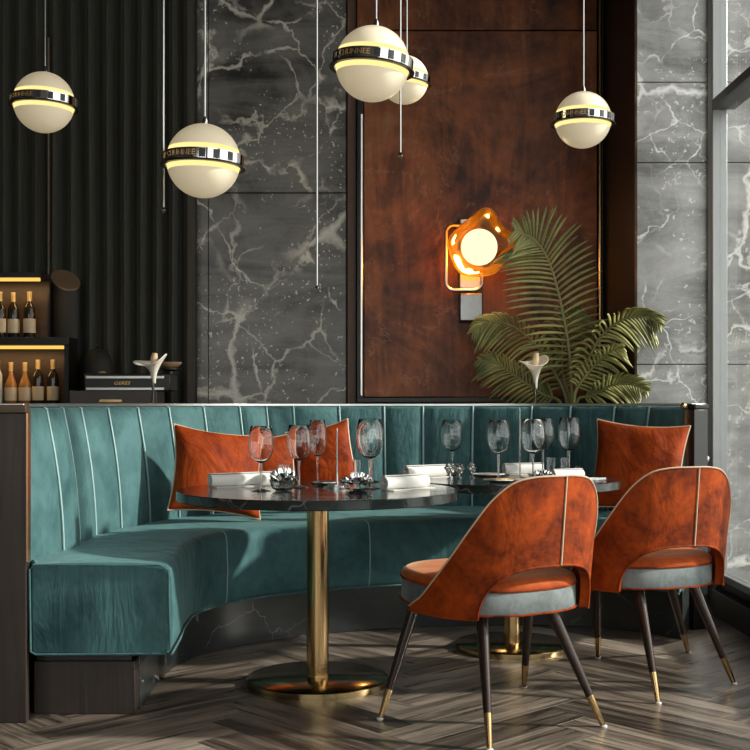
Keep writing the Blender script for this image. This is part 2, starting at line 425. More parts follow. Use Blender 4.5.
# ------------------------------------------------------------------ back wall dressing
def curtain():
    bm = BM(); x0, x1 = XL+.25, at(196,0,7.45).x; n = 900; rows = 14; y = 7.45
    R = []
    for j in range(rows+1):
        z = .02+(ZC-.06)*j/rows; r = []
        for i in range(n+1):
            x = x0+(x1-x0)*i/n
            ph = x*2*PI/.105+1.3*math.sin(x*5.1)+.25*math.sin(z*1.3+x*9)
            amp = .030+.008*math.sin(x*3.7+.6)
            r.append((x, y+amp*math.sin(ph)+.008*math.sin(ph*2+1), z))
        R.append(r)
    loft(bm, R, False, False)
    o = obj('curtain', bm, M['curtain'], angle=180)
    s = o.modifiers.new('cloth', 'SOLIDIFY'); s.thickness = .004
    return tag(o, 'dark green-black pleated curtain hanging behind the bar', 'curtain')
curtain()
def copper_panel():
    x0, x1 = at(364,0,7.5).x, at(597,0,7.5).x; zt = at(0,31,7.5).z; zb = at(0,397,7.5).z
    t = thing('wall_panel', 'large rust-coloured metal panel behind the wall lamp and palm', 'wall panel', ((x0+x1)/2, 7.53, zb))
    obj('panel', box(BM(), x0, x1, 7.50, 7.56, zb, zt), M['rust_metal'], t, True, bevel=.003)
    fr = BM(); box(fr, x0-.045, x0-.003, 7.50, 7.60, zb-.03, zt); box(fr, x0-.045, x1+.003, 7.495, 7.60, zb-.035, zb-.003)
    obj('frame', fr, M['black'], t, True, bevel=.003)
    r = BM(); tube(r, [(x0-.018, 7.485, zb+.01), (x0-.018, 7.485, at(0,115,7.5).z)], .014, 12); obj('edge_rod', r, M['steel_rod'], t, True)
    r = BM(); tube(r, [(x1+.016, 7.485, zb+.02), (x1+.016, 7.485, zt+.9)], .011, 12); obj('edge_rod', r, M['brass'], t, True)
    t = thing('wall_panel', 'upper rust-brown metal panel above the seam at the top of the wall', 'wall panel', ((x0+x1)/2, 7.53, zt+.008))
    obj('panel', box(BM(), x0-.045, x1, 7.50, 7.56, zt+.008, ZC-.002), M['rust_metal'], t, True, bevel=.003)
copper_panel()

def sconce():
    c = at(478, 249, 7.36)
    t = thing('wall_lamp', 'glowing globe wall lamp in a folded amber glass shade on silver plate', 'wall lamp', (c.x, 7.5, c.z))
    def plate(name, p0, p1, y0, y1, mat, r):
        a, b = at(*p0, 7.45), at(*p1, 7.45); obj(name, box(BM(), a.x, b.x, y0, y1, b.z, a.z), mat, t, True, bevel=r, seg=4)
    plate('back_plate', (459,218), (483,289), 7.44, 7.498, M['silver'], .01)
    plate('lower_plate', (459,293), (483,322), 7.43, 7.498, M['silver_lower'], .012)
    # rounded wire frame round the plate
    a, b = at(446,225,7.42), at(482,290,7.42); pts = []
    for (qx, qz, s) in ((a.x,a.z,0),(b.x,a.z,1),(b.x,b.z,2),(a.x,b.z,3)):
        cx = qx+(.05 if s in (0,3) else -.05); cz = qz+(-.05 if s in (0,1) else .05)
        for k in range(6):
            an = PI-s*PI/2-k*PI/10
            pts.append((cx+.05*math.cos(an), 7.42, cz+.05*math.sin(an)))
    obj('frame', tube(BM(), pts, .011, 8, False, True), M['silver'], t, True)
    obj('arm', tube(BM(), [(c.x,7.445,c.z),(c.x,7.36,c.z)], .014, 12), M['brass'], t, True)
    g = BM(); bmesh.ops.create_uvsphere(g, u_segments=32, v_segments=20, radius=.113)
    bmesh.ops.translate(g, verts=g.verts, vec=c-Vector((0,.085,0))); obj('globe', g, M['bulb'], t, True)
    # folded shade: a dish with pulled corners opening to the room
    sh = BM(); rings = []; nU = 64
    corners = [(78,.225,.08), (10,.215,-.02), (172,.185,.04), (-58,.175,.00), (-125,.19,.05)]
    for j in range(9):
        v = j/8; ring = []
        for k in range(nU):
            th = 2*PI*k/nU; r = .178; dy = 0
            for (cd, cr, cy) in corners:
                d = abs((math.degrees(th)-cd+180) % 360-180); g_ = math.exp(-(d/24)**2)
                r += (cr-.165)*g_; dy += cy*g_
            rr = r*math.sin(v*PI*.56)/math.sin(PI*.56); yy = 7.44-.20*(1-math.cos(v*PI*.56))/1.19+dy*v*v*-.7
            ring.append((c.x+max(rr,.018)*math.cos(th), yy, c.z+max(rr,.018)*math.sin(th)))
        rings.append(ring)
    loft(sh, rings, True, False)
    o = obj('shade', sh, M['amber'], t, True, sub=1, angle=180)
    s = o.modifiers.new('thick', 'SOLIDIFY'); s.thickness = .006
    return c
sc_c = sconce()

struct(obj('trim_4', box(BM(), at(347.5,0,7.55).x, at(356,0,7.55).x, 7.55, YB, 0, ZC), M['wall_strip'], bevel=.002))
# ------------------------------------------------------------------ pendants
def pendant_master():
    t = thing('pendant_lamp', '', 'pendant lamp', (0,0,0), group='globe pendant lamps')
    R = .145
    def cap(sign):
        prof = []
        for k in range(17):
            a = math.radians(18)+(PI/2-math.radians(18))*k/16
            prof.append((R*math.cos(a), sign*R*math.sin(a)))
        prof[-1] = (0, sign*R); return lathe(BM(), prof, 48)
    def band(sign):
        prof = [(R*math.cos(math.radians(a))*.997, sign*R*math.sin(math.radians(a))) for a in (0,4,8,13,18)]
        return lathe(BM(), prof, 48)
    up = obj('upper_shade', cap(1), M['opal'], t, angle=80); lo = obj('lower_shade', cap(-1), M['opal'], t, angle=80)
    obj('glow_band', band(1), M['opal_glow'], up, angle=80); obj('glow_band', band(-1), M['opal_glow'], lo, angle=80)
    ring = obj('ring', lathe(BM(), [(R+.004,-.019),(R+.014,-.019),(R+.014,.022),(R+.004,.022),(R+.004,-.019)], 64), M['chrome'], t)
    obj('ring_lip', lathe(BM(), [(R+.003,-.027),(R+.021,-.027),(R+.022,-.023),(R+.016,-.018),(R+.003,-.018),(R+.003,-.027)], 64), M['dark_metal'], ring)
    tb = text_mesh('H  CHUNNEE', .030, .0006)
    ro = R+.0146
    for v in tb.verts:
        an = -PI/2+v.co.x/ro-.62; r = ro+v.co.z
        v.co = (r*math.cos(an), r*math.sin(an), v.co.y+.002)
    obj('lettering', tb, M['gold_mark'], ring)
    # dark inset windows and vertical studs on the ring
    for a0 in (2, 22, 44):
        b = BM(); rr = []
        for k in range(5):
            an = -PI/2+math.radians(a0+k*2.2)
            rr.append([((ro+e)*math.cos(an), (ro+e)*math.sin(an), z) for e, z in ((-.001,-.015),(.0012,-.015),(.0012,.018),(-.001,.018))])
        loft(b, rr); obj('inlay', b, M['black'], ring)
    obj('collar', lathe(BM(), capped([(.012,R-.004),(.012,R+.012),(.005,R+.03)]), 16), M['chrome'], t)
    return t
PEND = pendant_master()
PD = [((44,102.5), 5.75, 30, (0,2,0), 'leftmost globe pendant lamp hanging before the dark curtain'),
      ((203.5,161), 4.60, 36.8, (0,2,0), 'lowest globe pendant lamp, hanging over the left table edge'),
      ((372.5,64), 4.55, 37.2, (0,5,0), 'big globe pendant lamp in front of another at top centre'),
      ((404.5,80), 5.9, 24, (0,5,0), 'globe pendant lamp half hidden behind the big one at top centre'),
      ((583,120), 6.1, 28, (0,1,0), 'rightmost globe pendant lamp hanging before the rust panel')]
PL = []
for i, (p, Y, rpx, rt, lab) in enumerate(PD):
    c = at(*p, Y); k = (rpx*Y/F)/.145; rot = tuple(math.radians(a) for a in rt)
    if i == 0:
        d = PEND; d.location = c; d.rotation_euler = rot; d.scale = (k,k,k); d['label'] = lab
    else: d = dup(PEND, c, rot, (k,k,k), lab)
    PL.append((d, c, k, rot))
for d, c, k, rot in PL:           # each cord has its own length to the ceiling
    inv = (Matrix.Translation(c) @ Euler(rot).to_matrix().to_4x4() @ Matrix.Scale(k, 4)).inverted()
    bm = BM(); up = Euler(rot).to_matrix() @ Vector((0,0,.165*k))
    tube(bm, [inv @ (c+up), inv @ (c+up+Vector((0,0,.05))), inv @ Vector((c.x+up.x, c.y, ZC-.02))], .0042/k, 8)
    obj('cord', bm, M['steel_rod'], d)
    bm = BM(); lathe(bm, capped([(.05,0),(.05,.018),(.046,.022)]), 24)
    bmesh.ops.transform(bm, matrix=inv @ Matrix.Translation((c.x+up.x, c.y, ZC-.022)), verts=bm.verts)
    obj('ceiling_rose', bm, M['chrome'], d)
# bare hanging rods
for (px, pyb, Y, lab) in ((163.5,211,4.75,'thin hanging rod with a small ball end left of the lowest globe lamp'),
                         (317,289,5.2,'longest thin hanging rod, in front of the dark marble'),
                         (400.5,156,5.2,'thin hanging rod dropping between the top centre globe lamps')):
    b = at(px, pyb, Y)
    t = thing('hanging_rod', lab, 'hanging rod', (b.x, b.y, b.z), group='thin hanging rods')
    obj('rod', tube(BM(), [b+Vector((0,0,.012)), (b.x,b.y,ZC-.015)], .0042, 8), M['steel_rod'], t, True)
    g = BM(); lathe(g, [(0,-.008),(.008,-.004),(.012,.003),(.008,.011),(.004,.016),(0,.017)], 14); obj('ball_end', g, M['chrome'], t)
    g = BM(); lathe(g, capped([(.03,0),(.03,.012)]), 20, (0,0,ZC-.013-b.z)); obj('ceiling_rose', g, M['chrome'], t)

# ------------------------------------------------------------------ banquette
PX = [(27,4.09),(45,4.36),(62,4.62),(80,4.88),(107,5.16),(137,5.43),(168,5.67),(203,5.88),(239,6.06),(266,6.16),(293,6.24),(339,6.33),(384,6.37),(423,6.38),(473,6.36),(532,6.28),(571,6.18),(615,6.03),(650,5.87),(690,5.65)]
BP = [Vector(((p-375)/F*y, y)) for p, y in PX]
NB = len(BP)-1
def bpt(t): return crom(BP, t)
def bnorm(t):
    d = bpt(min(t+.05, NB))-bpt(max(t-.05, 0)); n = Vector((d.y, -d.x)).normalized(); return n   # towards the diners
Z0, Z1 = .44, 1.066
def back_profile(b):     # (inward offset, z) around the section of one channel; b = bulge 0..1
    out = [(-.05, Z0), (.062, Z0)]
    for k in range(1, 8):
        v = k/8; z = Z0+(Z1-.03-Z0)*v
        out.append((.062*(1-v**2.2)+.030*b, z))
    out += [(.024*b, Z1-.018), (.012*b, Z1-.006), (-.008, Z1), (-.05, Z1)]
    return out
ban = thing('banquette', 'curved teal velvet banquette with channelled back on a dark marble plinth', 'banquette', (0,5.2,0))
for i in range(NB):
    rings = []
    for k in range(11):
        u = k/10; t = i+.006+u*.988; b = (1-abs(2*u-1)**3.2)
        c, n = bpt(t), bnorm(t)
        ln = min(1, u*1.0) if i == 0 else 1
        rings.append([(c.x+n.x*(o*ln if o > 0 else o), c.y+n.y*(o*ln if o > 0 else o), z) for o, z in back_profile(b)])
    p = obj('back_panel', loft(BM(), rings), M['teal'], ban, True, angle=50)
    if i > 0:
        c, n = bpt(i), bnorm(i)
        pts = [(c.x+n.x*(o+.004), c.y+n.y*(o+.004), z) for o, z in back_profile(0.15)[2:-1]]
        obj('piping', tube(BM(), pts, .0055, 6), M['teal_pipe_rimlit'], p, True)
# seat
FP = [Vector(p) for p in ((-.690,3.99),(-.705,4.25),(-.725,4.52),(-.715,4.80),(-.60,5.05),(-.42,5.23),(-.18,5.39),(.12,5.52),(.5,5.60),(.85,5.60),(1.10,5.53),(1.27,5.40),(1.36,5.25))]
NS = 72
def sb(f):
    if f < .02: return Vector((-1.172, 3.99)).lerp(bpt(0)+Vector((.03,0)), f/.02)
    return bpt((f-.02)/.98*NB)
def sfront(f): return crom(FP, f*(len(FP)-1))
seat_prof = lambda D: [(D,.225),(.5*D,.223),(.04,.225),(.012,.232),(.002,.25),(-.004,.30),(-.008,.37),(-.004,.45),(.0,.49),(.006,.515),(.022,.529),(.05,.535),(.3*D,.541),(.6*D,.541),(D,.535)]
rings = []
for k in range(NS+1):
    f = k/NS; B, Fp = sb(f), sfront(f); D = (B-Fp).length; d = (B-Fp)/D
    rings.append([(Fp.x+d.x*o, Fp.y+d.y*o, z+(.004*noise.noise((Fp.x*6,Fp.y*6,z*5)) if z > .3 else 0)) for o, z in seat_prof(D)])
seat = obj('seat', loft(BM(), rings), M['teal_seat'], ban, True, bevel=.012, seg=3, angle=50)
def seat_line(f, r=.0045, which=None):
    B, Fp = sb(f), sfront(f); D = (B-Fp).length; d = (B-Fp)/D
    return [(Fp.x+d.x*(o-.002), Fp.y+d.y*(o-.002), z) for o, z in seat_prof(D)[3:14]]
for f in (.315, .545, .76):
    obj('piping', tube(BM(), seat_line(f), .003, 6), M['teal_pipe_rimlit'], seat, True)
pts = [(sfront(k/80).x, sfront(k/80).y, .230) for k in range(81)]
obj('piping', tube(BM(), pts, .004, 6), M['teal'], seat, True)
e = BM(); y = 3.985; tube(e, [(-1.168,y,.24),(-1.172,y,.52),(-1.15,y,.533),(-.73,y,.533),(-.70,y,.515),(-.695,y,.25),(-.72,y,.232),(-1.15,y,.230)], .004, 6, False, True)
obj('piping', e, M['teal'], seat, True)
# plinth
rings = []
for k in range(61):
    f = .045+.955*k/60; B, Fp = sb(f), sfront(f); d = (B-Fp).normalized()
    a = Fp+d*.135; b = Fp+d*.42
    rings.append([(a.x,a.y,0),(a.x,a.y,.224),(b.x,b.y,.224),(b.x,b.y,0)])
obj('plinth', loft(BM(), rings), M['marble_plinth'], ban, True, bevel=.003)
pb = BM(); box(pb, -1.188, -.835, 4.09, 4.26, 0, .185); obj('end_block', pb, M['wood_dark'], ban, True, bevel=.003)
pb = BM(); box(pb, -1.18, -.85, 4.10, 4.25, .185, .224); obj('recess_strip', pb, M['black'], ban, True)
# outer shell and rail
def sweep(o0, o1, z0, z1, t0=0, t1=NB, n=90):
    rings = []
    for k in range(n+1):
        t = t0+(t1-t0)*k/n; c, nn = bpt(t), bnorm(t)
        a, b = c-nn*o0, c-nn*o1
        rings.append([(a.x,a.y,z0),(a.x,a.y,z1),(b.x,b.y,z1),(b.x,b.y,z0)])
    return loft(BM(), rings)
obj('back_shell', sweep(.045, .10, 0, 1.060), M['wood_dark'], ban, True)
obj('top_rail', sweep(.010, .115, 1.068, 1.083), M['steel_rod'], ban, True, bevel=.003)
c, n = bpt(NB), bnorm(NB); tdir = Vector((-n.y, n.x)); tdir = (bpt(NB)-bpt(NB-.1)).normalized()
def orient_box(a0, a1, b0, b1, z0, z1):      # a along arc end, b outward
    bm = BM(); rr = []
    for z in (z0, z1):
        rr.append([tuple((c+tdir*a-n*b))+(z,) for a, b in ((a0,b0),(a1,b0),(a1,b1),(a0,b1))])
    return loft(bm, rr)
ep = obj('end_post', orient_box(.002,.045,-.02,.075,0,1.055), M['black'], ban, True, bevel=.004)
obj('post_cap', orient_box(.0,.05,-.02,.08,1.055,1.08), M['dark_metal'], ep, True, bevel=.006)
obj('copper_strip', orient_box(-.002,.010,-.034,-.0205,.50,1.05), M['copper'], ep, True)
kb = BM(); bmesh.ops.create_uvsphere(kb, u_segments=16, v_segments=10, radius=.016); bmesh.ops.translate(kb, verts=kb.verts, vec=tuple(c+n*.055+tdir*.01)+(1.072,)); obj('knob', kb, M['brass'], ep, True)

par = thing('partition', 'dark wood low partition with brown cap at the left end of the banquette', 'partition', (-2.2,4.03,0))
obj('panel', box(BM(), -3.3, -1.180, 3.975, 4.012, 0, 1.05), M['wood_dark'], par, True, bevel=.003)
obj('cap', box(BM(), -3.32, -1.177, 3.960, 4.016, 1.05, 1.078), M['wood_cap'], par, True, bevel=.004)
obj('copper_strip', box(BM(), -1.1797, -1.1735, 3.974, 4.006, .545, 1.05), M['copper'], par, True)

# ------------------------------------------------------------------ cushions
def cushion(label, center, w, h, th, rx, rz, roll, seed, corner=None):
    t = thing('cushion', label, 'cushion', center, group='rust velvet cushions on the banquette')
    t.rotation_mode = 'XYZ'
    mat = Matrix.Rotation(rz, 4, 'Z') @ Matrix.Rotation(rx, 4, 'X') @ Matrix.Rotation(roll, 4, 'Y')
    t.rotation_euler = mat.to_euler()
    bm = BM(); n = 26; grid = {}
    def P(u, v, s):
        x = w/2*u*(1-.10*(1-v*v)*u*u); z = h/2*v*(1-.10*(1-u*u)*v*v)
        th_ = th/2*((1-u*u)*(1-v*v))**.42
        nz = noise.noise((x*7+seed, z*7, s*3))*.014+noise.noise((x*17+seed, z*17, s*3))*.005
        k = (1-u**4)*(1-v**4)
        return (x, s*(th_+nz*k), z)
    for s in (-1, 1):
        g = [[None]*(n+1) for _ in range(n+1)]
        for i in range(n+1):
            for j in range(n+1):
                edge = i in (0, n) or j in (0, n)
                if s == 1 and edge: g[i][j] = grid[i, j]; continue
                v = bm.verts.new(P(math.sin((i/n-.5)*PI), math.sin((j/n-.5)*PI), s)); g[i][j] = v
                if edge: grid[i, j] = v
        for i in range(n):
            for j in range(n): bm.faces.new((g[i][j], g[i+1][j], g[i+1][j+1], g[i][j+1]))
    edge = [(math.sin((k/n-.5)*PI), -1) for k in range(n)]+[(1, math.sin((k/n-.5)*PI)) for k in range(n)]+[(-math.sin((k/n-.5)*PI), 1) for k in range(n)]+[(-1, -math.sin((k/n-.5)*PI)) for k in range(n)]
    cv = obj('cover', bm, M['rust_cushion'], t, angle=180)
    obj('piping', tube(BM(), [P(a, b, 1) for a, b in edge], .005, 6, False, True), M['cream_pipe'], t)
R = math.radians
cushion('rust velvet cushion on the banquette nearest its left end', at(217,472,5.38), .43, .40, .17, R(-16), R(24), R(8), 1)
cushion('rust velvet cushion half hidden between two others behind the left table', at(261,472,5.72), .35, .36, .13, R(-12), R(6), R(-4), 5)
cushion('rust velvet cushion tilted on edge behind the glasses of the left table', at(324,464,5.86), .32, .40, .13, R(-14), R(-6), R(-13), 9)
cushion('big rust velvet cushion alone at the right end of the banquette', at(638,467,5.58), .44, .435, .15, R(-15), R(-22), R(4), 13)

# ------------------------------------------------------------------ tables
def table(label, cx, cy, rt, rb, rs):
    t = thing('round_table', label, 'table', (cx,cy,0), group='round tables at the banquette')
    obj('tabletop', lathe(BM(), capped([(rt-.003,.714),(rt,.717),(rt,.747),(rt-.003,.750)]), 96), M['marble_table'], t, angle=30)
    obj('stem', lathe(BM(), capped([(rs,.028),(rs,.712)]), 48), M['brass'], t)
    obj('base', lathe(BM(), capped([(rb,0),(rb,.022),(rb-.006,.027)]), 72), M['brass_disc'], t)
    obj('collar', lathe(BM(), capped([(rs+.07,.704),(rs+.07,.7135)]), 48), M['dark_metal'], t)
T1 = (-.222, 4.55); T2 = (.605, 5.2)
table('nearer round black table on a brass stem at the left', *T1, .543, .275, .043)
table('further round black table on brass stem behind the chairs', *T2, .475, .25, .036)

# ------------------------------------------------------------------ chairs
def chair(label, cx, cy, rear_deg, feet, tops):
    t = thing('dining_chair', label, 'chair', (cx,cy,0), group='rust velvet dining chairs')
    ra = math.radians(rear_deg)
    rear = Vector((math.cos(ra), math.sin(ra))); side = Vector((-rear.y, rear.x))
    def W(f, s, z): p = rear*f+side*s; return (p.x, p.y, z)      # f towards the back, s sideways
    # seat outline: rounded, longer to the front
    def outline(a, k=1.0):
        ca, sa = math.cos(a), math.sin(a); e = 2/2.5
        lf = .262 if ca > 0 else .352
        return (math.copysign(abs(ca)**e, ca)*lf*k, math.copysign(abs(sa)**e, sa)*.266*k)
    def ring(k, z, n=64): return [W(*outline(2*PI*i/n, k), z) for i in range(n)]
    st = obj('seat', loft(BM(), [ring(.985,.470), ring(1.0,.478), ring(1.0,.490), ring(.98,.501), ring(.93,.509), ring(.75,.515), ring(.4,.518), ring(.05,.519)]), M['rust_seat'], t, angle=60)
    obj('seat_band', loft(BM(), [ring(.94,.392), ring(.985,.394), ring(1.0,.402), ring(1.003,.47), ring(.98,.476)]), M['grey_velvet'], st, angle=60)
    for z in (.398, .476): obj('piping', tube(BM(), ring(1.006, z), .004, 6, False, True), M['rust'], st)
    # back shell
    A = 97
    def zt(a):
        a = abs(a); T = [(0,.850),(12,.848),(24,.830),(36,.775),(48,.690),(62,.590),(76,.505),(88,.440),(97,.405)]
        for q in range(len(T)-1):
            (a0,z0),(a1,z1) = T[q], T[q+1]
            if a <= a1:
                u = (a-a0)/(a1-a0); h = a1-a0
                m0 = 0 if q == 0 else (z1-T[q-1][1])/(a1-T[q-1][0]); m1 = (z1-z0)/h if q+2 >= len(T) else (T[q+2][1]-z0)/(T[q+2][0]-a0)
                return (2*u**3-3*u*u+1)*z0+(u**3-2*u*u+u)*h*m0+(3*u*u-2*u**3)*z1+(u**3-u*u)*h*m1
        return T[-1][1]
    def zb(a):
        a = abs(a)
        if a >= 45: return .392
        return .395+.165*max(0, 1-(a/45)**2.6)**.55
    def RR(z, o): return .276+.040*((z-.4)/.45)+o
    def S(a, z, o):
        r = RR(z, o); an = math.radians(a); e = 2/2.3
        ca, sa = math.cos(an), math.sin(an)
        return W(math.copysign(abs(ca)**e, ca)*r, math.copysign(abs(sa)**e, sa)*r*1.0, z)
    az = sorted(set([-A+2*A*i/64 for i in range(65)]+[s*q for s in (-1,1) for q in (45,44.9,44.5,43.7,42.5,41,38.5)]))
    nv = 12; bm = BM(); gi = []; go = []
    for a in az:
        b, tt = zb(a), max(zt(a), zb(a)+.012)
        zs = [b+(tt-b)*j/nv for j in range(nv+1)]
        go.append([bm.verts.new(S(a, z, .034)) for z in zs]); gi.append([bm.verts.new(S(a, z, .006)) for z in zs])
    for i in range(len(az)-1):
        for j in range(nv):
            bm.faces.new((go[i][j], go[i+1][j], go[i+1][j+1], go[i][j+1]))
            bm.faces.new((gi[i][j], gi[i][j+1], gi[i+1][j+1], gi[i+1][j]))
        bm.faces.new((go[i][0], gi[i][0], gi[i+1][0], go[i+1][0])); bm.faces.new((go[i][nv], go[i+1][nv], gi[i+1][nv], gi[i][nv]))
    for i in (0, len(az)-1):
        for j in range(nv): bm.faces.new((go[i][j], go[i][j+1], gi[i][j+1], gi[i][j]))
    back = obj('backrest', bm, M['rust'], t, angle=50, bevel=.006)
    top = [S(a, max(zt(a), zb(a)+.012)+.002, .020) for a in az]
    obj('piping', tube(BM(), [S(a, max(zt(a), zb(a)+.012), .035) for a in az], .0032, 6), M['cream_pipe'], back)
    obj('piping', tube(BM(), [S(a, zb(a), .035) for a in az], .004, 6), M['rust'], back)
    for a in (4,): obj('seam', tube(BM(), [S(a, zb(a)+(zt(a)-zb(a))*j/14, .036) for j in range(15)], .0032, 6), M['cream_pipe'], back)
    for (fx, fy), (tx, ty) in zip(feet, tops):
        p0 = Vector((tx-cx, ty-cy, .396)); p1 = Vector((fx-cx, fy-cy, .0)); q = p0.lerp(p1, .74)
        lg = obj('leg', tube(BM(), [p0, p0.lerp(p1,.3), q], [.021,.018,.0135], 16), M['leg'], t)
        obj('foot_tip', tube(BM(), [q, p1+(p0-p1)*.012], [.0140,.0090], 16), M['brass'], lg)
        g = BM(); lathe(g, capped([(.011,0),(.012,.005),(.009,.008)]), 14, (p1.x,p1.y,0)); obj('glide', g, M['porcelain'], lg)
chair('nearer rust velvet chair with grey seat edge, left of the other chair', .405, 4.05, -59,
      [(.357,3.66),(.017,4.02),(.765,3.93),(.568,4.48)], [(.350,3.85),(.14,4.06),(.590,3.97),(.56,4.26)])
chair('further rust velvet chair with grey seat edge beside the window', 1.025, 4.60, -69,
      [(1.02,4.23),(.949,5.0),(1.385,4.53),(1.36,5.10)], [(.985,4.40),(.905,4.80),(1.225,4.55),(1.19,4.80)])

# ------------------------------------------------------------------ table ware
TZ = .7505
def wine_glass():
    t = thing('wine_glass', '', 'glass', (0,0,0), group='wine glasses on the tables')
    bowl = [(.0045,.103),(.018,.108),(.034,.122),(.044,.145),(.0475,.168),(.0455,.200),(.0385,.240),(.0372,.2405),(.0440,.200),(.0460,.168),(.0425,.146),(.0330,.124),(.017,.110),(0,.106)]
    obj('bowl', lathe(BM(), bowl, 32), M['glass'], t, angle=70)
    obj('stem', lathe(BM(), [(.0040,.006),(.0036,.05),(.0046,.104)], 12), M['crystal'], t)
    obj('foot', lathe(BM(), [(0,0),(.036,0),(.0365,.0015),(.022,.004),(.005,.009),(0,.0095)], 32), M['glass'], t)
    return t
WG = wine_glass()
def on_table(px, Y): return Vector(((px-375)/F*Y, Y, TZ))
glasses = [
 (261,4.46,.246,1.0,'wine glass in front of the white napkin roll, leftmost on the left table'),
 (299,4.64,.247,1.0,'wine glass just right of the spiky crystal bowl on the left table'),
 (317.5,4.86,.263,.72,'slimmest wine glass, standing behind the others on the left table'),
 (370,4.58,.271,1.02,'big wine glass beside the near white napkin at the right of the left table'),
 (371.5,4.96,.266,.88,'wine glass seen directly behind the big one on the left table'),
 (452,5.44,.2555,1.0,'wine glass beside the crystal flowers, leftmost on the far table'),
 (498.5,5.12,.26,.98,'wine glass alone in the middle of the far table'),
 (533,5.10,.264,1.02,'nearer of two overlapping wine glasses on the far table'),
 (543,5.42,.265,1.02,'further of two overlapping wine glasses on the far table'),
 (569,5.42,.267,.98,'rightmost wine glass on the far table near the big cushion')]
for i, (px, Y, h, ws, lab) in enumerate(glasses):
    s = h/.2405; sc_ = (ws*s*1.02, ws*s*1.02, s)
    if i == 0:
        WG.location = on_table(px, Y); WG.scale = sc_; WG['label'] = lab
    else: dup(WG, on_table(px, Y), None, sc_, lab)
def tumbler():
    t = tag(obj('tumbler', lathe(BM(), [(0,0),(.024,0),(.0265,.004),(.030,.075),(.0288,.0755),(.0250,.010),(0,.009)], 28), M['glass'], angle=50), '', 'glass', 'small tumblers on the tables'); return t
TB = tumbler()
for i, (px, Y, s, lab) in enumerate(((285,4.72,(1,1,1.15),'small tumbler behind the spiky crystal bowl on the left table'),
                                    (357,4.80,(.55,.55,1.35),'narrow shot glass left of the big wine glass on the left table'),
                                    (551,5.56,(.9,.9,1.0),'small tumbler left of another on the far table'),
                                    (564.5,5.56,(.85,.85,1.0),'small tumbler beside the rightmost wine glass on the far table'))):
    if i == 0: o = TB; o.location = on_table(px, Y)
    else: o = dup(TB, on_table(px, Y))
    o.scale = s; o['label'] = lab
def napkin(label, px0, px1, Y0, Y1, r):
    a, b = on_table(px0, Y0), on_table(px1, Y1); L = (b-a).length; ang = math.atan2(b.y-a.y, b.x-a.x)
    t = thing('napkin', label, 'napkin', (a+b)/2, (0,0,ang), 'white rolled napkins')
    pts = []
    for k in range(70):
        th = k/69*2*PI*2.6; rr = r*(1-.62*(1-k/69)); pts.append((rr*math.cos(th-PI/2-.4), rr*math.sin(th-PI/2-.4)))
    th0 = .0035; bm = BM(); rings = []
    for x in (-L/2, -L/2+.004, 0, L/2-.004, L/2):
        ring = []
        for (y, z) in pts: ring.append((x, y, r+z))
        for (y, z) in reversed(pts):
            q = math.hypot(y, z); f = (q-th0)/q; ring.append((x, y*f, r+z*f))
        rings.append(ring)
    loft(bm, rings, True, False)
    for i_, rg in ((0,rings[0]),(1,rings[-1])):
        n_ = len(pts); bm.verts.ensure_lookup_table(); base = 0 if i_ == 0 else 4*2*n_
        for k in range(n_-1):
            bm.faces.new((bm.verts[base+k], bm.verts[base+k+1], bm.verts[base+2*n_-2-k], bm.verts[base+2*n_-1-k]))
    obj('roll', bm, M['linen'], t, angle=60)
    obj('folded_edge', box(BM(), -L/2+.01, L/2+.01, -r*1.5, r*1.1, 0, .0025), M['linen'], t)
napkin('white rolled napkin at the left edge of the near table', 210, 274, 4.64, 4.80, .028)
napkin('white rolled napkin at the right of the near table by the big wine glass', 384, 426, 4.47, 4.62, .029)
napkin('white rolled napkin at the left edge of the far table', 406, 445, 5.20, 5.32, .029)
napkin('white rolled napkin at the back of the far table by the tumblers', 504, 541, 5.48, 5.54, .027)
napkin('white rolled napkin behind the near chair back on the far table', 553, 582, 5.02, 5.09, .026)
def crystal(label, px, Y, w, h, nsp, seed):
    rnd = random.Random(seed); p = on_table(px, Y)
    t = thing('crystal_bowl', label, 'ornament', p, group='spiky crystal bowls')
    obj('bowl', lathe(BM(), [(0,0),(w*.22,0),(w*.36,.010),(w*.44,h*.45),(w*.42,h*.45),(w*.33,.014),(0,.008)], 24), M['crystal'], t)
    bm = BM()
    for k in range(nsp):
        th = rnd.uniform(0, 2*PI); ph = rnd.uniform(.15, 1.35)
        d = Vector((math.cos(th)*math.cos(ph), math.sin(th)*math.cos(ph), math.sin(ph)))
        o0 = Vector((d.x*w*.28, d.y*w*.28, h*.32+d.z*h*.1)); o1 = Vector((d.x*w*.52, d.y*w*.52, h*.35+d.z*h*.62))
        mid = o0.lerp(o1, .6); tube(bm, [o0, mid, o1], [.003, rnd.uniform(.006,.010), .0005], 5)
    obj('spikes', bm, M['chrome'], t, angle=5)
crystal('larger spiky crystal bowl beside the leftmost wine glass on the near table', 283, 4.47, .12, .095, 60, 3)
crystal('spiky crystal bowl left of the near napkin by the big wine glass', 357, 4.46, .13, .075, 70, 4)
crystal('low spiky crystal bowl by the two overlapping wine glasses on the far table', 541, 4.96, .12, .055, 46, 5)
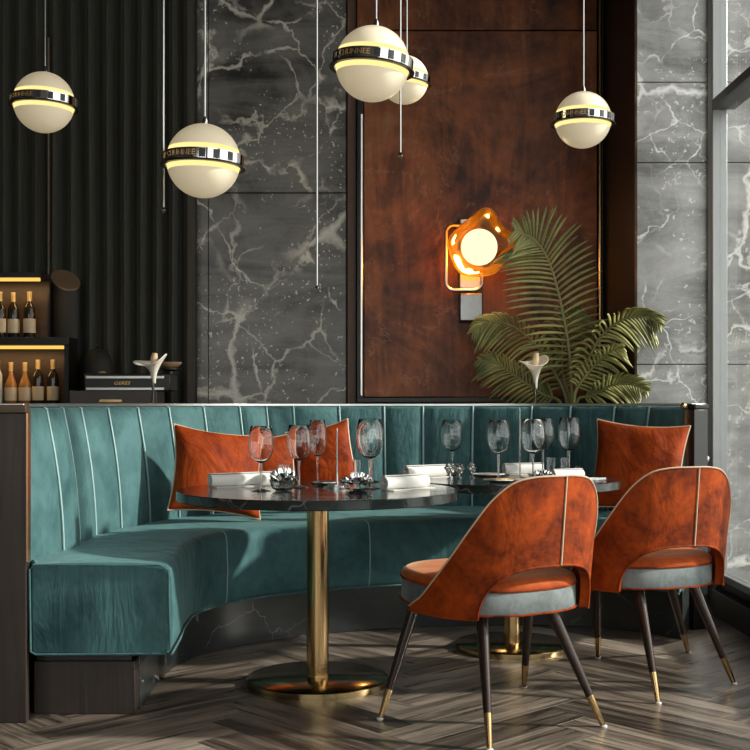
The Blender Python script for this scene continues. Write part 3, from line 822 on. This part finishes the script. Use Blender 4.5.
def crystal_flower(label, px, Y, h, s):
    p = on_table(px, Y); t = thing('crystal_flower', label, 'ornament', p, group='crystal flowers on the far table')
    obj('stem', lathe(BM(), capped([(s*.55,0),(s*.5,.004),(.005,.010),(.004,h-s*.6)]), 14), M['crystal'], t)
    for k in range(6):
        a = 2*PI*k/6; q = BM(); rings = []
        for j in range(5):
            v = j/4; w = s*.42*math.sin(PI*(.18+.80*v))
            cc = Vector((math.cos(a)*s*(.15+.85*v), -.004-.010*v*v, h+math.sin(a)*s*(.15+.85*v))); pr = Vector((-math.sin(a), 0, math.cos(a)))
            rings.append([cc-pr*w, cc+Vector((0,-.005,0)), cc+pr*w, cc+Vector((0,.003,0))])
        obj('petal', loft(q, rings), M['crystal'], t)
    g = BM(); bmesh.ops.create_uvsphere(g, u_segments=10, v_segments=8, radius=s*.28); bmesh.ops.translate(g, verts=g.verts, vec=(0,-.008,h)); obj('bead', g, M['chrome'], t)
crystal_flower('leftmost crystal flower, in front of the far table wine glass', 450, 5.14, .050, .028)
crystal_flower('middle crystal flower of three in a row on the far table', 459, 5.22, .044, .026)
crystal_flower('rightmost crystal flower of three in a row on the far table', 472, 5.24, .048, .024)
crystal_flower('crystal flower at the right rim of the far table by the big cushion', 577, 5.28, .034, .02)
def slim_stick(label, px, Y, h, m):
    p = on_table(px, Y); t = thing('candlestick', label, 'candlestick', p, group='slim candlesticks')
    obj('base', lathe(BM(), capped([(.050,0),(.050,.005),(.038,.008),(.038,.014),(.008,.020)]), 32), M['silver'], t)
    obj('shaft', lathe(BM(), capped([(.0042,.020),(.0030,h*.5),(.0024,h)]), 10), m, t)
slim_stick('slim white candlestick in the middle of the near table', 337, 4.62, .235, M['porcelain'])
slim_stick('slim glass candlestick on the far table left of the overlapping glasses', 520, 5.02, .315, M['crystal'])
def dish(label, px, Y, r, m='porcelain'):
    p = on_table(px, Y)
    return tag(obj('side_plate', lathe(BM(), [(0,0),(r*.55,0),(r,.010),(r*.995,.0125),(r*.55,.004),(0,.004)], 40), M[m]), label, 'plate', 'side plates'), p
for lab, px, Y, r, m in (('silver side plate behind the slim white candlestick on the near table', 326, 4.80, .055, 'silver'),
                      ('white side plate behind the lone wine glass on the far table', 489, 5.36, .075, 'porcelain'),
                      ('silver side plate in front of the lone wine glass on the far table', 500, 4.96, .07, 'silver')):
    o, p = dish(lab, px, Y, r, m); o.location = p
cut = thing('fork', 'silver fork lying at the right rim of the far table', 'cutlery', on_table(588,5.2), (0,0,R(10)))
b = BM(); box(b, -.06, .03, -.004, .004, .0, .004); box(b, .03, .045, -.010, .010, 0, .004); obj('handle', b, M['chrome'], cut)
b = BM()
for q in (-.0085,-.003,.0025,.008): box(b, .045, .08, q-.0012, q+.0012, .0, .003)
obj('tines', b, M['chrome'], cut)

# ------------------------------------------------------------------ bar behind the banquette
BY = 6.95
barx0, barx1 = -3.3, at(196,0,6.95).x
bar = thing('bar_counter', 'dark bar counter carrying bottles and machine behind the partition', 'counter', (-2.2,BY,0))
obj('worktop', box(BM(), barx0, barx1, 6.09, 7.40, 1.035, 1.072), M['wood_cap'], bar, True, bevel=.004)
obj('body', box(BM(), barx0+.03, barx1-.03, 6.15, 7.38, 0, 1.035), M['wood_dark'], bar, True)
CZ = 1.0725
def shelf():
    Y = 7.12
    def X(px): return (px-375)/F*Y
    def Z(py): return H-(py-404)/F*Y
    t = thing('bottle_shelf', 'stepped brown bottle shelf with two warm light strips on the bar', 'shelf', (X(20),Y,CZ))
    x0 = X(-50)
    obj('back', box(BM(), x0, X(68), 7.22, 7.245, CZ, Z(346)), M['wood_bar'], t, True); obj('back', box(BM(), x0, X(44), 7.22, 7.245, Z(338), Z(279)), M['wood_bar'], t, True)
    obj('shelf_board', box(BM(), x0, X(73), 7.02, 7.245, Z(345.5), Z(338)), M['black'], t, True, bevel=.002)
    obj('top_board', box(BM(), x0, X(45), 7.02, 7.245, Z(279), Z(274)), M['black'], t, True, bevel=.002)
    obj('side_post', box(BM(), X(68), X(72.5), 7.03, 7.24, CZ, Z(345.5)), M['dark_metal'], t, True); obj('side_post', box(BM(), X(44), X(46), 7.20, 7.24, Z(338), Z(279)), M['dark_metal'], t, True)
    for (a, b, y) in ((x0, X(44), 281), (x0, X(67.5), 348)):
        obj('light_strip', box(BM(), a, b, 7.025, 7.045, Z(y+1.6), Z(y-1.6)), M['led'], t, True)
    for (xa, y) in ((X(15), 284), (X(30), 352)):
        L = bpy.data.lights.new('strip_light', 'AREA'); L.energy = 1.1; L.color = (1,.62,.25); L.shape = 'RECTANGLE'; L.size = .6; L.size_y = .02
        lo = bpy.data.objects.new('strip_light', L); COL.objects.link(lo); lo.location = (X(10), 7.06, Z(y+1)); lo.rotation_euler = (R(12),0,0)
    return Z(338)
SZ = shelf()+.0005
def bottle(name, label, px, Y, z, h, kind):
    x = (px-375)/F*Y; s = h/.28
    t = thing('bottle', label, 'bottle', (x,Y,z), group='bottles on the bar shelf')
    body = {'wine': [(.035,0),(.037,.005),(.037,.165),(.032,.190),(.014,.215),(.0135,.262)],
            'spirit': [(.038,0),(.042,.006),(.042,.130),(.030,.160),(.015,.195),(.0135,.255)],
            'slim': [(.030,0),(.033,.006),(.030,.190),(.020,.215),(.013,.235),(.0125,.262)]}[kind]
    mat = {'wine':'bottle_dark','spirit':'liquor','slim':'bottle_clear'}[kind]
    sc = lambda p: [(r*s*.95, q*s) for r, q in p]
    obj('body', lathe(BM(), capped(sc(body)), 24), M[mat], t, angle=35)
    r = body[2][0]
    obj('paper_label', lathe(BM(), sc([(r+.0006,.03),(r+.0012,.03),(r+.0012,.115),(r+.0006,.115)]), 24), M['paper'], t)
    obj('capsule', lathe(BM(), capped(sc([(.0148,.222),(.0148,.264),(.0158,.266),(.0158,.28)])), 20), M['capsule'], t)
def base_y(py, Y): return H-(py-404)/F*Y
bl = [('upper', 0,7.08,.275,'wine','dark wine bottle at the left end of the upper bar shelf'),
      ('upper', 13.5,7.12,.275,'wine','middle dark wine bottle on the upper bar shelf'),
      ('upper', 29.5,7.12,.28,'wine','rightmost dark wine bottle on the upper bar shelf'),
      ('lower', -2.5,7.10,.27,'slim','pale clear bottle at the left end of the lower bar shelf'),
      ('lower', 11,7.12,.26,'spirit','left amber bottle with cream label on the lower bar shelf'),
      ('lower', 25,7.12,.26,'spirit','right amber bottle with cream label on the lower bar shelf'),
      ('lower', 38,7.12,.275,'wine','left dark wine bottle on the lower bar shelf'),
      ('lower', 53,7.12,.275,'wine','right dark wine bottle on the lower bar shelf beside the post')]
for lv, px, Y, h, kind, lab in bl: bottle('bottle', lab, px, Y, SZ if lv == 'upper' else CZ+.0005, h, kind)
def bar_things():
    Y = 6.95; X = lambda px: (px-375)/F*Y; Z = lambda py: H-(py-404)/F*Y
    # machine with two silver strips
    m = thing('sound_amplifier', 'low black machine with two silver strips and gold lettering on the bar', 'machine', (X(133),Y,CZ))
    obj('body', box(BM(), X(88), X(173), 6.86, 7.10, Z(391), Z(374)), M['black'], m, True, bevel=.006)
    obj('base', box(BM(), X(74), X(160), 6.84, 7.10, CZ, Z(391)), M['taupe'], m, True, bevel=.004)
    for y in (377.6, 389): obj('strip', box(BM(), X(90), X(167), 6.848, 6.862, Z(y+1.4), Z(y-1.4)), M['silver'], m, True, bevel=.002)
    tb = text_mesh('GERES', .026, .0008, .3)
    bmesh.ops.scale(tb, vec=(1.3,1,1), verts=tb.verts)
    bmesh.ops.rotate(tb, cent=(0,0,0), matrix=Matrix.Rotation(PI/2, 3, 'X'), verts=tb.verts); bmesh.ops.translate(tb, verts=tb.verts, vec=(X(125), 6.859, Z(383.5)))
    obj('lettering', tb, M['gold_mark'], m, True)
    obj('plaque', box(BM(), X(104), X(126), 6.833, 6.8405, Z(402), Z(399.6)), M['brass'], m, True)
    # tan bowl on a dark saucer standing on the machine
    b = thing('bowl', 'tan shallow bowl on dark saucer atop the black machine', 'bowl', (X(170),6.97,Z(374)+.001))
    obj('saucer', lathe(BM(), capped([(.022,0),(.022,.016),(.065,.026),(.065,.032)]), 32), M['black'], b)
    obj('dish', lathe(BM(), [(0,.033),(.030,.033),(.062,.056),(.066,.070),(.060,.070),(.030,.040),(0,.038)], 32), M['tan'], b)
    g = tag(obj('pebble_knob', BM() if False else lathe(BM(), [(0,0),(.016,.002),(.024,.008),(.016,.014),(0,.016)], 20), M['tan']), 'small tan oval dish on top of the black machine', 'dish'); g.location = (X(102.5),6.95,Z(374)+.001); g.scale = (1,.7,1); g.name = 'oval_dish'
    # tall black slant-topped canister
    Yc = 7.325; xc = (65.5-375)/F*Yc
    c = thing('canister', 'tall black cylinder with slanted brown top behind the bottle shelf', 'canister', (xc,Yc,CZ))
    r = .090; top = H-(281-404)/F*Yc-CZ; bot = []; tp = []; n = 40
    for k in range(n):
        a = 2*PI*k/n; bot.append((r*math.cos(a), r*.62*math.sin(a), 0)); tp.append((r*math.cos(a), r*.62*math.sin(a), top-.030*math.cos(a)+.060*math.sin(a)))
    bm = BM(); loft(bm, [bot, tp], True, True); obj('body', bm, M['black_matte'], c)
    ld = [(x, y, z+.001) for x, y, z in tp]; l2 = [(x, y, z+.010) for x, y, z in tp]
    bm = BM(); loft(bm, [ld, l2]); obj('lid', bm, M['lid_brown'], c)
    Yu = 7.22; u_ = thing('urn', 'round-shouldered black urn between the bottle shelf and the low machine', 'urn', ((97.5-375)/F*Yu,Yu,CZ))
    hu = H-(348-404)/F*Yu-CZ
    obj('body', lathe(BM(), [(0,0),(.085,0),(.100,.02),(.105,hu*.5),(.095,hu*.75),(.065,hu*.93),(.03,hu*.98),(0,hu*.985)], 36), M['black_matte'], u_)
    obj('knob', lathe(BM(), [(.006,hu*.985),(.006,hu*1.0),(.014,hu*1.03),(.010,hu*1.06),(0,hu*1.065)], 16), M['black'], u_)
    # slim pole with a gold band
    p = thing('slim_pole', 'slim dark metal pole with a gold band beside the bottle shelf', 'pole', (X(49),7.14,CZ))
    
    p.location = ((48-375)/F*7.36, 7.36, CZ)
    obj('shaft', lathe(BM(), capped([(.022,0),(.022,.02),(.014,.03),(.014,2.3)]), 16), M['silver_dark'], p)
    zb_ = H-(310-404)/F*7.36-CZ; obj('band', lathe(BM(), [(.0142,zb_-.012),(.016,zb_-.012),(.016,zb_+.012),(.0142,zb_+.012)], 16), M['brass'], p)
bar_things()

# lilies
def lily(label, px, py_top, Y, zbase, sc=1.0, rz=0):
    p = at(px, py_top, Y); h = p.z-zbase
    t = thing('calla_lily', label, 'flower', (p.x, Y, zbase), (0,0,rz), 'calla lilies in slim vases')
    v = obj('vase', lathe(BM(), [(0,0),(.030,0),(.030,.006),(.008,.014),(.006,h*.25),(.0085,h*.52),(.0070,h*.52),(.004,h*.25),(0,.016)], 20), M['glass'], t)
    obj('stem', tube(BM(), [(0,0,.02),(0,0,h*.5),(.004,0,h*.62)], .0048, 8), M['stem'], t)
    rings = []
    for j in range(10):
        u = j/9; z = h*.42+(h*.50)*u; r = (.006+.062*u**2.6)*sc
        ring = []
        for k in range(32):
            a = 2*PI*k/32; lip = u**3*(.020*math.cos(a-.5)+.012*math.cos(2*a+.4))*sc; ex = 1+.25*u**4*math.cos(a-PI)
            ring.append((r*1.12*ex*math.cos(a)+.004, r*.9*math.sin(a), z+lip-.012*sc*u**6))
        rings.append(ring)
    bm = BM(); loft(bm, rings, True, False); o = obj('petal', bm, M['petal'], t, angle=180, sub=1)
    s = o.modifiers.new('thick', 'SOLIDIFY'); s.thickness = .003
    obj('spadix', tube(BM(), [(.004,0,h*.72),(.006,0,h*.90),(.010,0,h)], [.010*sc,.017*sc,.012*sc], 12), M['spadix'], t)
lily('white calla lily in slim vase on the bar before the black machine', 153, 353, 6.16, CZ, 1.15, 0)
console = thing('console_table', 'narrow dark console table behind the middle of the banquette', 'console table', (.86,6.53,0))
obj('top', box(BM(), .74, .98, 6.46, 6.60, 1.0, 1.02), M['black'], console, True, bevel=.003)
for x in (.75, .95):
    for y in (6.47, 6.57): obj('leg', box(BM(), x, x+.02, y, y+.02, 0, 1.0), M['black'], console, True)
lily('white calla lily in slim vase before the palm fronds', 535, 353, 6.53, 1.0205, 1.15, .6)

# ------------------------------------------------------------------ palm
palm = thing('potted_palm', 'green potted palm with feathery fronds against the rust panel', 'plant', (1.19,6.86,0))
obj('pot', lathe(BM(), [(0,0),(.13,0),(.15,.02),(.19,.38),(.20,.40),(.18,.40),(.165,.36),(0,.36)], 36), M['black'], palm)
obj('soil', lathe(BM(), [(0,.362),(.164,.364),(.164,.35)], 24), M['wood_dark'], palm)
def frond(path, L, nl, droop, spread=1.0, seed=0, start=.25, up=.55):
    rnd = random.Random(seed); P = [at(*q)-Vector((1.19,6.86,0)) for q in path]
    P = [Vector((P[0].x*.25, 0, .37)), Vector((P[0].x*.7, P[0].y*.6, .75))]+P
    N = 48; C = [crom(P, k/N*(len(P)-1)) for k in range(N+1)]
    bm = BM(); tube(bm, C, [.011*(1-.85*k/N)+.0015 for k in range(N+1)], 6)
    stem = obj('frond', bm, M['stem'], palm)
    lf = BM()
    for i in range(nl):
        f = start+(1-start)*i/(nl-1); q = f*N; k = min(int(q), N-1); c = C[k].lerp(C[k+1], q-k); tg = (C[k+1]-C[k]).normalized()
        view = Vector((.15,-1,.0)); sd = tg.cross(view).normalized(); nrm = sd.cross(tg).normalized()
        g = (f-start)/(1-start); ll = L*(.50+.50*math.sin(PI*min(1, .18+.78*g)))*(1 if g < .72 else 1-(g-.72)*2.1)
        for s in (-1, 1):
            l = ll*rnd.uniform(.88,1.1); d = (sd*s*spread+tg*(up+.65*g)+nrm*rnd.uniform(-.25,.25)).normalized()
            pts = []; M_ = 8
            for j in range(M_+1):
                u = j/M_; pts.append(c+d*l*u+Vector((0,0,-droop*l*u*u*1.0)))
            w = .0088; prev = None
            for j, p in enumerate(pts):
                u = j/M_; ww = w*(math.sin(PI*min(1,.12+.86*u))**.6)*(1 if j < M_ else .05)
                pd = (pts[min(j+1,M_)]-pts[max(j-1,0)]).normalized(); sdv = pd.cross(view+Vector((0,0,.25))).normalized()
                a, m_, b_ = lf.verts.new(p-sdv*ww), lf.verts.new(p+nrm*ww*.35), lf.verts.new(p+sdv*ww)
                if prev:
                    lf.faces.new((prev[0], prev[1], m_, a)); lf.faces.new((prev[1], prev[2], b_, m_))
                prev = (a, m_, b_)
    o = obj('leaflets', lf, M['leaf'], stem, angle=180); s = o.modifiers.new('thick', 'SOLIDIFY'); s.thickness = .0015
frond([(572,400,6.86),(569,350,6.84),(560,300,6.82),(549,262,6.80),(535,240,6.76),(516,231,6.68)], .33, 34, .22, 1.0, 1, .38, .25)
frond([(574,402,6.8),(584,370,6.74),(600,338,6.66),(622,320,6.54),(645,317,6.46),(659,323,6.40)], .17, 28, .55, .9, 2, .40, .5)
frond([(567,402,6.9),(554,372,6.94),(536,345,6.98),(512,326,7.02),(490,322,7.04),(474,331,7.06)], .18, 28, .55, .9, 3, .40, .5)
frond([(576,404,6.74),(592,396,6.66),(610,386,6.56),(628,384,6.48),(646,390,6.40)], .15, 22, .35, .9, 4, .44, .6)
frond([(562,406,6.9),(542,394,6.96),(518,378,7.0),(498,364,7.04),(480,360,7.06)], .18, 26, .35, .9, 5, .42, .5)
frond([(574,402,6.72),(580,384,6.70),(594,366,6.66),(610,352,6.58),(622,348,6.54)], .14, 18, .5, .9, 6, .46, .5)
frond([(570,402,7.0),(564,380,7.02),(562,350,7.04),(568,325,7.04),(578,308,7.02)], .24, 22, .5, .9, 7, .44, .4)

# ------------------------------------------------------------------ light and camera
wd = bpy.data.worlds.new('world'); SC.world = wd; wd.use_nodes = True
bg = wd.node_tree.nodes['Background']; bg.inputs[0].default_value = (1,.975,.93,1); bg.inputs[1].default_value = 2.5
S = bpy.data.lights.new('sun', 'SUN'); S.energy = 6.0; S.angle = math.radians(2.5); S.color = (1,.94,.84)
so = bpy.data.objects.new('sun', S); COL.objects.link(so)
so.rotation_euler = Vector((-.86,.07,-.44)).to_track_quat('-Z', 'Y').to_euler()
def portal(loc, rot, sx, sy):
    L = bpy.data.lights.new('daylight_portal', 'AREA'); L.shape = 'RECTANGLE'; L.size = sx; L.size_y = sy; L.cycles.is_portal = True
    o = bpy.data.objects.new('daylight_portal', L); COL.objects.link(o); o.location = loc; o.rotation_euler = rot
portal((XW+.16, 1.4, 2.2), (0, R(90), 0), 4.0, 9.2)
portal((-1.1, YF-.22, 2.1), (R(90), 0, R(0)), 5.2, 3.2)
L = bpy.data.lights.new('sconce_glow', 'POINT'); L.energy = 42; L.color = (1,.66,.30); L.shadow_soft_size = .03
lo = bpy.data.objects.new('sconce_glow', L); COL.objects.link(lo); lo.location = (sc_c.x-.015, 7.41, sc_c.z-.01)
L2 = L.copy(); L2.energy = 4; L2.shadow_soft_size = .1; lo = bpy.data.objects.new('sconce_glow', L2); COL.objects.link(lo); lo.location = (sc_c.x, 7.06, sc_c.z)

cam = bpy.data.cameras.new('camera'); cam.sensor_width = 36; cam.sensor_fit = 'HORIZONTAL'; cam.lens = 36*F/750; cam.shift_y = (404-375)/750; cam.clip_start = .05
co = bpy.data.objects.new('camera', cam); COL.objects.link(co); co.location = (0,0,H); co.rotation_euler = (PI/2,0,0)
SC.camera = co
SC.view_settings.view_transform = 'Standard'; SC.view_settings.look = 'None'; SC.view_settings.gamma = 1; SC.view_settings.use_curve_mapping = False
SC.view_settings.exposure = 0.12
SC.cycles.use_denoising = True; SC.cycles.transmission_bounces = 16; SC.cycles.max_bounces = 16; SC.cycles.transparent_max_bounces = 24
SC.cycles.caustics_reflective = False; SC.cycles.caustics_refractive = False; SC.cycles.sample_clamp_indirect = 6
